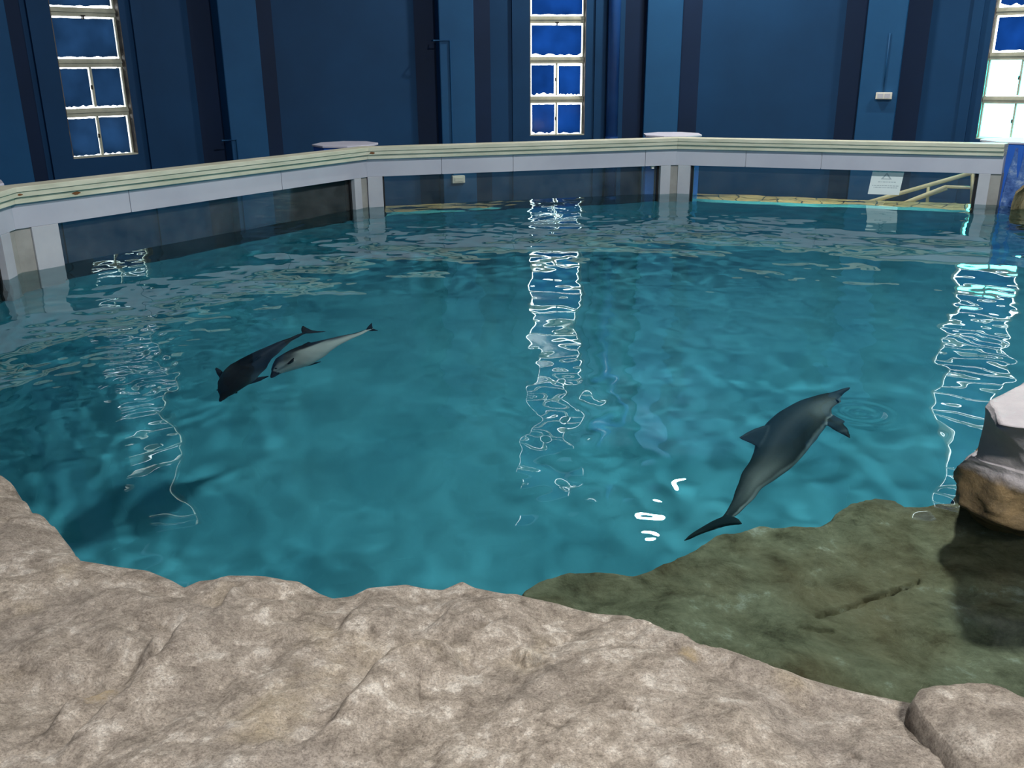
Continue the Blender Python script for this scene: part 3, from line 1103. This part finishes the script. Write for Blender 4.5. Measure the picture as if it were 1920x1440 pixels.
def groove(poly_px, depth, wdt, zz=0.33):
    global Z
    Pl = resample(np.array([at(px, py, zz)[:2] for px, py in poly_px]), 24)
    Pl[1:-1] += rng.uniform(-.006, .006, Pl[1:-1].shape)
    best = np.full(slab.shape[:2], 1e9)
    for i in range(len(Pl) - 1):
        a, b = Pl[i], Pl[i + 1]
        ab = b - a
        t = np.clip(((slab[..., 0] - a[0]) * ab[0] + (slab[..., 1] - a[1]) * ab[1]) / (ab @ ab), 0, 1)
        best = np.minimum(best, np.hypot(slab[..., 0] - a[0] - t * ab[0], slab[..., 1] - a[1] - t * ab[1]))
    Z = Z - depth * np.exp(-(best / wdt) ** 2)


groove([(962, 1208), (985, 1217), (1016, 1231)], .030, .008)
groove([(868, 1168), (888, 1163), (914, 1157)], .020, .006)
groove([(1032, 1188), (1052, 1180), (1072, 1166)], .014, .006)
groove([(1165, 1338), (1178, 1342), (1190, 1340)], .022, .008)
groove([(287, 1145), (300, 1148), (310, 1158)], .016, .006)
groove([(246, 1162), (252, 1156)], .014, .006)
groove([(690, 1176), (704, 1184)], .016, .006)
groove([(655, 1290), (648, 1300)], .016, .006)
groove([(1602, 1388), (1612, 1398)], .014, .005)
slab[..., 2] = Z
# front face down to below the water
drop = []
inw = np.stack([lipc[:, 0], lipc[:, 1]], -1)
tang = np.gradient(inw, axis=0); nrm_ = np.stack([-tang[:, 1], tang[:, 0]], -1); nrm_ /= np.linalg.norm(nrm_, axis=1)[:, None]
nrm_ *= np.sign((nrm_ @ np.array([0, 1.0])))[:, None]
for zz, off in ((-1.6, -.10), (-.8, -.05), (-.3, -.02), (-.05, -.01), (.08, -.004), (.16, 0.0), (.21, 0.0)):
    r = np.zeros((NU, 3))
    nn = 0.02 * fbm(np.stack([lipc[:, 0] * 5, lipc[:, 1] * 5, np.full(NU, zz * 5)], -1), 4, 8)
    r[:, :2] = inw + nrm_ * (off - 0.02 + nn[:, None] * (zz < .1))
    r[:, 2] = zz
    drop.append(r)
P = np.concatenate([np.stack(drop, 1), slab], 1)
rock = gridobj('rock_slab', P[:, ::-1], MAT['rock'])
if rock.data.polygons[NV // 2].normal.z < 0:
    rock.data.flip_normals()
tag(rock, 'large rough beige rock slab filling the foreground along the pool edge', 'rock')


def boulder(name, outline, zt, zbot, mat, label, dome=0.05, namp=.02, nscale=5, seed=1, n=220, rings=46, bulge=0.0, sides=((.0, .0),), cat='rock', group=None, tilt=(0, 0), sm=2):
    """star-shaped rock: outline (world XY) is the top edge; domed top, then side rings (offset, z)"""
    O = smooth_closed(resample(np.array(outline, float), n, True), sm)
    c = O.mean(0)
    grid = []
    for t in np.linspace(0.02, 1, rings):
        xy = c + (O - c) * t
        z = zt + dome * (1 - t ** 2.5) + tilt[0] * (xy[:, 0] - c[0]) + tilt[1] * (xy[:, 1] - c[1])
        grid.append(np.column_stack([xy, z]))
    zedge = grid[-1][:, 2]
    dirn = (O - c) / np.linalg.norm(O - c, axis=1)[:, None]
    for off, fz in sides:
        xy = O + dirn * off
        grid.append(np.column_stack([xy, zedge + (zbot - zedge) * fz]))
    G = np.stack(grid, 1)
    N1 = fbm(G * nscale, 5, seed); N2 = fbm(G * nscale, 5, seed + 50); N3 = fbm(G * nscale, 5, seed + 99)
    G = G + namp * np.stack([N1 * .6, N2 * .6, N3], -1)
    o = gridobj(name, G, mat, wrap=True)
    bm = bmesh.new(); bm.from_mesh(o.data)
    bmesh.ops.holes_fill(bm, edges=bm.edges, sides=0)
    bmesh.ops.recalc_face_normals(bm, faces=bm.faces)
    bm.to_mesh(o.data); bm.free()
    o.data.shade_smooth()
    tag(o, label, cat, group)
    return o


def px_outline(pts, z):
    return [at(a, b, z)[:2] for a, b in pts]


SD = ((.02, .06), (.03, .15), (.035, .3), (.03, .5), (.02, .75), (0, 1))
boulder('boulder', px_outline([(-260, 860), (-120, 860), (0, 892), (28, 910), (38, 930), (66, 962), (64, 985), (30, 1012), (-60, 1050), (-240, 1050)], .30), .29, -.7, MAT['rock'],
        'upper pale boulder at the left frame edge, above the water', .06, .014, 7, 4, sides=SD, group='boulders on the pool edge')
boulder('boulder', px_outline([(-180, 1010), (0, 985), (40, 970), (66, 964), (85, 975), (105, 995), (125, 1018), (150, 1044), (140, 1075), (40, 1100), (-160, 1100)], .28), .28, -.7, MAT['rock'],
        'lower pale boulder at left, wedged against the foreground slab', .05, .014, 7, 9, sides=SD, group='boulders on the pool edge')
boulder('boulder', px_outline([(1722, 1302), (1732, 1282), (1760, 1274), (1810, 1268), (1862, 1269), (1920, 1290), (2050, 1340), (2200, 1420), (2200, 1700), (1900, 1700), (1850, 1560), (1800, 1420)], .36), .34, -.5, MAT['rock'],
        'rounded beige boulder in the lower right corner behind a dark crevice', .05, .016, 6, 14, sides=SD, group='boulders on the pool edge')

# submerged ledge under the right half of the edge
led_px = [(985, 1125), (1010, 1103), (1060, 1088), (1110, 1082), (1190, 1086), (1250, 1066), (1300, 1040), (1330, 1022), (1360, 1008), (1400, 1004), (1425, 990), (1480, 988),
          (1550, 985), (1600, 965), (1660, 955), (1740, 950), (1800, 945), (1900, 925), (2050, 915), (2200, 1000)]
led = [under(a, b, .13)[:2] for a, b in led_px] + [np.array([3.6, 1.6]), np.array([1.5, 1.3]), np.array([0.3, 1.9])]
lo = boulder('submerged_ledge', led, -.13, -2.2, MAT['wetrock'], 'olive brown rock ledge under shallow water at lower right', -.05, .045, 3.2, 31, n=560, rings=170,
             sides=((.01, .02), (.0, .06), (-.03, .15), (-.08, .3), (-.1, .6), (-.1, 1)), tilt=(-.03, 0.0), sm=1)
kn = boulder('submerged_rock', [under(a, b, .14)[:2] for a, b in [(1556, 985), (1562, 962), (1590, 944), (1640, 934), (1680, 940), (1698, 952), (1680, 985), (1600, 995)]], -.15, -1.6, MAT['wetrock'],
             'dark rounded underwater rock behind the ledge edge', .03, .02, 6, 41, sides=((.015, .05), (.01, .2), (0, .6), (0, 1)))
# a long crack and a few pits across the ledge
co = np.zeros(len(lo.data.vertices) * 3); lo.data.vertices.foreach_get('co', co); co = co.reshape(-1, 3)
for pts, dep, wd_ in (([(1532, 1156), (1580, 1138), (1625, 1122), (1680, 1104), (1722, 1086)], .05, .009), ([(1500, 1185), (1560, 1182)], .025, .009)):
    Pl = resample(np.array([under(a, b, .16)[:2] for a, b in pts]), 24)
    Pl[1:-1] += rng.uniform(-.006, .006, Pl[1:-1].shape)
    bd = np.full(len(co), 1e9)
    for q in range(len(Pl) - 1):
        ab = Pl[q + 1] - Pl[q]
        tt = np.clip(((co[:, :2] - Pl[q]) @ ab) / (ab @ ab), 0, 1)
        bd = np.minimum(bd, np.linalg.norm(co[:, :2] - Pl[q] - tt[:, None] * ab, axis=1))
    co[:, 2] -= dep * np.exp(-(bd / wd_) ** 2)
lo.data.vertices.foreach_set('co', co.astype(np.float32).ravel())
lo.data.update()
# rock stack at the right frame edge
def stack():
    # (z, outline px traced at that height)
    lev = [
           (-0.05, [(1802, 940), (1820, 962), (1862, 982), (1930, 1003), (2120, 1003), (2260, 900), (2100, 800), (1900, 840)]),
           (0.10, [(1788, 925), (1812, 956), (1862, 975), (1930, 992), (2120, 992), (2260, 880), (2100, 780), (1880, 830)]),
           (0.22, [(1794, 888), (1830, 905), (1880, 925), (1935, 940), (2120, 950), (2260, 850), (2100, 760), (1870, 800)]),
           (0.30, [(1812, 868), (1842, 876), (1880, 885), (1935, 902), (2120, 905), (2260, 820), (2100, 740), (1880, 780)]),
           (0.345, [(1832, 855), (1846, 861), (1880, 869), (1935, 883), (2120, 890), (2260, 810), (2100, 735), (1890, 770)]),
           (0.56, [(1846, 762), (1868, 800), (1890, 803), (1935, 808), (2120, 812), (2240, 740), (2100, 690), (1935, 708)]),
           (0.58, [(1856, 750), (1872, 795), (1892, 799), (1935, 803), (2110, 806), (2220, 735), (2090, 692), (1935, 712)])]
    n = 260
    rows = []
    for z, px in lev:
        q = resample(np.array([at(a, b, z) for a, b in px]), 0 or n, True)
        rows.append(q)
    deep = rows[0].copy(); deep[:, 2] = -1.3
    rows.insert(0, deep)
    # refine between levels
    G = []
    for i in range(len(rows) - 1):
        for t in np.linspace(0, 1, 10, endpoint=False):
            G.append(rows[i] * (1 - t) + rows[i + 1] * t)
    G.append(rows[-1])
    top = rows[-1]; c = top.mean(0)
    for t in np.linspace(1, 0.02, 16)[1:]:
        G.append(c + (top - c) * t)
    G = np.stack(G, 1)
    amp = np.where(G[..., 2] < .33, .028, .006)[..., None]
    G = G + amp * np.stack([fbm(G * 6, 5, 61), fbm(G * 6, 5, 62), .7 * fbm(G * 6, 5, 63)], -1)
    o = gridobj('rock_stack', G, MAT['stackrock'], wrap=True)
    bm = bmesh.new(); bm.from_mesh(o.data)
    bmesh.ops.holes_fill(bm, edges=bm.edges, sides=0)
    bmesh.ops.recalc_face_normals(bm, faces=bm.faces)
    bm.to_mesh(o.data); bm.free()
    o.data.shade_smooth()
    tag(o, 'pale topped concrete and brown rock stack rising from the water at right', 'rock')
    return o


st = stack()
# blue rocky wall beyond the right end of the barriers
bw = [CORN[3] + np.array([.16, .10]), CORN[3] + np.array([.9, -.25]), CORN[3] + np.array([2.0, -1.1]), CORN[3] + np.array([2.6, -.6]), CORN[3] + np.array([1.3, .45]), CORN[3] + np.array([.35, .5])]
boulder('rock_wall', bw, .72, -2.2, MAT['bluerock'], 'blue painted rough rock wall right of the last barrier post', .03, .03, 5, 71, sides=((.01, .03), (.03, .12), (.05, .25), (.04, .45), (.03, .7), (0, 1)))
gb = [at(1885, 378, .08)[:2] + np.array([.12, -.02]), at(1905, 365, .2)[:2] + np.array([.05, .1]), CORN[3] + np.array([.9, -.1]), CORN[3] + np.array([1.1, -.6]), CORN[3] + np.array([.55, -.55])]
boulder('rock_outcrop', gb, .22, -1.5, MAT['wetrock'], 'green brown rock outcrop at the foot of the blue rock wall', .12, .04, 5, 83, sides=((.03, .1), (.05, .3), (.05, .6), (0, 1)))

for o in (lo, kn, st):
    o.cycles.is_caustics_receiver = True

# ------------------------------------------------------------------ dolphins
PROF = [(0, .006, .006), (.02, .014, .014), (.05, .019, .020), (.075, .026, .028), (.09, .036, .040), (.115, .048, .053), (.16, .063, .070), (.22, .080, .090), (.30, .093, .110), (.38, .095, .116),
        (.47, .086, .108), (.56, .070, .092), (.66, .050, .070), (.76, .031, .050), (.85, .017, .034), (.92, .011, .024), (.97, .010, .015), (1.0, .008, .008)]


def catmull(P, n):
    P = np.array(P, float)
    E = np.vstack([2 * P[0] - P[1], P, 2 * P[-1] - P[-2]])
    out = []
    segs = len(P) - 1
    for t in np.linspace(0, segs, n):
        i = min(int(t), segs - 1); u = t - i
        p0, p1, p2, p3_ = E[i], E[i + 1], E[i + 2], E[i + 3]
        out.append(0.5 * ((2 * p1) + (-p0 + p2) * u + (2 * p0 - 5 * p1 + 4 * p2 - p3_) * u * u + (-p0 + 3 * p1 - 3 * p2 + p3_) * u ** 3))
    return np.array(out)


def fin(root_c, along, outd, nrm, chord, span, sweep, thick, tipf=.25, n=9, m=10):
    """lofted fin: sections from root to tip, lens-shaped, swept back along 'along'"""
    v = []; f = []
    for i in range(n):
        t = i / (n - 1)
        ch = chord * ((1 - t) ** .8 * (1 - tipf) + tipf * (1 - t ** 3) + .02)
        c = root_c + outd * span * t + along * (sweep * t ** 1.6)
        th = thick * (1 - t) ** .6 + .008
        for j in range(m):
            a = 2 * math.pi * j / m
            v.append(c + along * (math.cos(a) * ch / 2) + nrm * (math.sin(a) * th / 2))
    for i in range(n - 1):
        for j in range(m):
            f.append((i * m + j, i * m + (j + 1) % m, (i + 1) * m + (j + 1) % m, (i + 1) * m + j))
    f.append(tuple(range(m - 1, -1, -1))); f.append(tuple((n - 1) * m + j for j in range(m)))
    return v, f


def dolphin(spine, dorsal, label, fat=1.0, dark=srgb(34, 38, 44), pale=srgb(206, 214, 210), grey=srgb(96, 104, 108), belly_w=0.35, dors=1.0, flip=(1, 1), flip_down=.5, seed=1, line=-.25, headgrey=.30):
    n = 90
    C = resample(catmull(spine, 300), n)
    L = np.linalg.norm(np.diff(C, axis=0), axis=1).sum()
    s = np.linspace(0, 1, n)
    T = np.gradient(C, axis=0); T /= np.linalg.norm(T, axis=1)[:, None]
    Dv = np.array(dorsal, float)
    if Dv.ndim == 1: Dv = np.tile(Dv, (2, 1))
    Dn = np.stack([np.interp(s, np.linspace(0, 1, len(Dv)), Dv[:, k]) for k in range(3)], -1)
    Dn -= T * (Dn * T).sum(1)[:, None]; Dn /= np.linalg.norm(Dn, axis=1)[:, None]
    Sd = np.cross(T, Dn)
    pr = np.array(PROF)
    wv = np.interp(s, pr[:, 0], pr[:, 1]) * L * fat; hv = np.interp(s, pr[:, 0], pr[:, 2]) * L * fat
    m = 28
    V = []; F = []
    for i in range(n):
        for j in range(m):
            a = 2 * math.pi * j / m
            V.append(C[i] + Sd[i] * (math.cos(a) * wv[i]) + Dn[i] * (math.sin(a) * hv[i] * (1.0 if math.sin(a) > 0 else .9)))
    for i in range(n - 1):
        for j in range(m):
            F.append((i * m + j, i * m + (j + 1) % m, (i + 1) * m + (j + 1) % m, (i + 1) * m + j))
    F.append(tuple(range(m - 1, -1, -1))); F.append(tuple((n - 1) * m + j for j in range(m)))
    mb = MB().add(V, F)
    ix = lambda q: int(round(q * (n - 1)))
    i = ix(.47)
    mb.add(*fin(C[i] + Dn[i] * hv[i] * .8, T[i], Dn[i], Sd[i], .18 * L, .105 * L * dors, .075 * L, .022 * L, .2))
    i = ix(.245)
    for k, sg_ in enumerate((-1, 1)):
        if not flip[k]: continue
        od = Sd[i] * sg_ * 1.0 - Dn[i] * flip_down + T[i] * .55
        od /= np.linalg.norm(od)
        nn = np.cross(od, T[i]); nn /= np.linalg.norm(nn)
        al = np.cross(nn, od)
        if al @ T[i] < 0: al = -al
        mb.add(*fin(C[i] + Sd[i] * sg_ * wv[i] * .7 - Dn[i] * hv[i] * .45, al, od, nn, .07 * L, .15 * L, .04 * L, .02 * L, .35))
    i = n - 1
    for sg_ in (-1, 1):
        od = Sd[i] * sg_ + T[i] * .25
        od /= np.linalg.norm(od)
        al = T[i]
        mb.add(*fin(C[i] - T[i] * .01 * L, al, od, Dn[i], .085 * L, .105 * L, .05 * L, .018 * L, .15))
    tmp = mb.build('tmp', None)
    rm = tmp.modifiers.new('r', 'REMESH'); rm.mode = 'VOXEL'; rm.voxel_size = 0.0085
    smd = tmp.modifiers.new('s', 'SMOOTH'); smd.factor = .5; smd.iterations = 4
    bpy.context.view_layer.update()
    dg = bpy.context.evaluated_depsgraph_get()
    me = bpy.data.meshes.new_from_object(tmp.evaluated_get(dg))
    bpy.data.objects.remove(tmp)
    base_ = C[len(C) // 2]
    co = np.zeros(len(me.vertices) * 3); me.vertices.foreach_get('co', co); co = co.reshape(-1, 3)
    best = np.full(len(co), 1e9); idx = np.zeros(len(co), int)
    for i in range(n):
        d = ((co - C[i]) ** 2).sum(1)
        k = d < best
        best[k] = d[k]; idx[k] = i
    rel = co - C[idx]
    up_ = (rel * Dn[idx]).sum(1) / hv[idx]
    sd_ = (rel * Sd[idx]).sum(1) / wv[idx]
    ss = s[idx]
    nz = fbm(co * 7, 3, seed)
    lim = line + belly_w * 0.5 * np.sin(ss * 9) * .3 + .12 * nz
    dark, pale, grey = (np.array(c[:3]) for c in (dark, pale, grey))
    k1 = np.clip((up_ - lim) / .18, 0, 1)[:, None]
    col = pale * (1 - k1) + dark * k1
    # grey flank patch ahead of and behind the fin
    g = np.exp(-((ss - headgrey) / .09) ** 2) + np.exp(-((ss - .72) / .12) ** 2)
    g = np.clip(g * np.exp(-((up_ - .12) / .5) ** 2) * 1.1, 0, 1)[:, None]
    col = col * (1 - g) + grey * g
    fins = (np.hypot(up_, sd_) > 1.08) & (ss > .15)
    col[fins] = dark
    beak = (ss < .075)
    col[beak] = dark * .9
    ca = me.color_attributes.new('skin', 'FLOAT_COLOR', 'POINT')
    ca.data.foreach_set('color', np.column_stack([col, np.ones(len(col))]).astype(np.float32).ravel())
    co -= base_
    me.vertices.foreach_set('co', co.astype(np.float32).ravel())
    me.name = 'dolphin'
    root = link_mesh('dolphin', me, MAT['skin'], None, True)
    root.location = base_
    tag(root, label, 'dolphin', 'dolphins in the pool')
    root.cycles.is_caustics_receiver = True
    i = ix(.125)
    for sg_ in (-1, 1):
        p = C[i] + Sd[i] * sg_ * wv[i] * .97 - Dn[i] * hv[i] * .12 - base_
        bm = bmesh.new()
        bmesh.ops.create_icosphere(bm, subdivisions=2, radius=.011, matrix=Matrix.Translation(Vector(p)))
        me2 = bpy.data.meshes.new('eye'); bm.to_mesh(me2); bm.free()
        link_mesh('eye', me2, MAT['eye'], root, True)
    return root


U = under
# dark-backed dolphin of the pair, nose down to the left
dolphin([U(410, 752, .80), U(424, 731, .72), U(452, 700, .58), U(492, 667, .42), U(530, 643, .30), U(558, 629, .24), U(578, 620, .22)],
        (.28, -.10, .90), 'dark backed dolphin nose down on the left, overlapping its belly up companion', fat=1.15, line=-.30, seed=3, dors=.6)
# belly-up dolphin of the pair
dolphin([U(508, 708, .66), U(524, 694, .60), U(560, 672, .46), U(604, 650, .34), U(644, 634, .28), U(674, 625, .25), U(694, 617, .24)],
        (-.85, .30, -.22), 'dolphin rolled to show its white belly, beside the dark backed one', fat=1.3, line=.05, seed=8, flip_down=.2, dors=.6)
# single dolphin on the right, swimming away with its tail by the ledge; skin colours include the water haze
dolphin([U(1594, 726, .20), U(1568, 740, .26), U(1524, 770, .34), U(1480, 815, .42), U(1450, 862, .48), U(1408, 906, .50), U(1388, 942, .50), U(1352, 980, .46)],
        (-.75, .05, .65), 'single grey dolphin on the right with its beak at the surface rings', fat=.74, dark=srgb(40, 58, 62), pale=srgb(150, 168, 168), grey=srgb(124, 136, 134), line=-.45, seed=12, dors=.8, headgrey=.20)

# ------------------------------------------------------------------ lamp housings on the ceiling
def lamp(x, y, zl, r, label):
    e = tag(empty('ceiling_lamp', (x, y, zl)), label, 'lamp', 'round lamps on the ceiling')
    n = 28
    prof = [(r + .02, .005), (r + .05, .03), (r + .04, .12), (r * .5, .25), (.06, .3), (.06, ZC - zl)]
    v = []; f = []
    for (rr, z) in prof:
        v += [(rr * math.cos(2 * math.pi * j / n), rr * math.sin(2 * math.pi * j / n), z) for j in range(n)]
    for i in range(len(prof) - 1):
        f += [(i * n + j, i * n + (j + 1) % n, (i + 1) * n + (j + 1) % n, (i + 1) * n + j) for j in range(n)]
    MB().add(v, f).build('housing', MAT['housing'], e, smooth=True)
    MB().prism([(r * math.cos(2 * math.pi * j / n), r * math.sin(2 * math.pi * j / n)) for j in range(n)], .012, .02).build('diffuser', MAT['whitebox'], e)


for i, (l, t, s, p, c, k) in enumerate(LAMPS):
    lamp(l[0], l[1], l[2], s / 2, ('round ceiling lamp above the middle of the pool', 'added round ceiling lamp behind the camera, lighting the rock fronts', 'round ceiling lamp near the back wall')[i])
for i, (a, r, p, zl) in enumerate(WALK):
    a = math.radians(a)
    lamp(POOL[0] + r * math.cos(a), POOL[1] + r * math.sin(a), zl, .18, 'small round hanging lamp above the walkway %s' % ('beside the left window', 'right of the middle window', 'beyond the right window')[i])
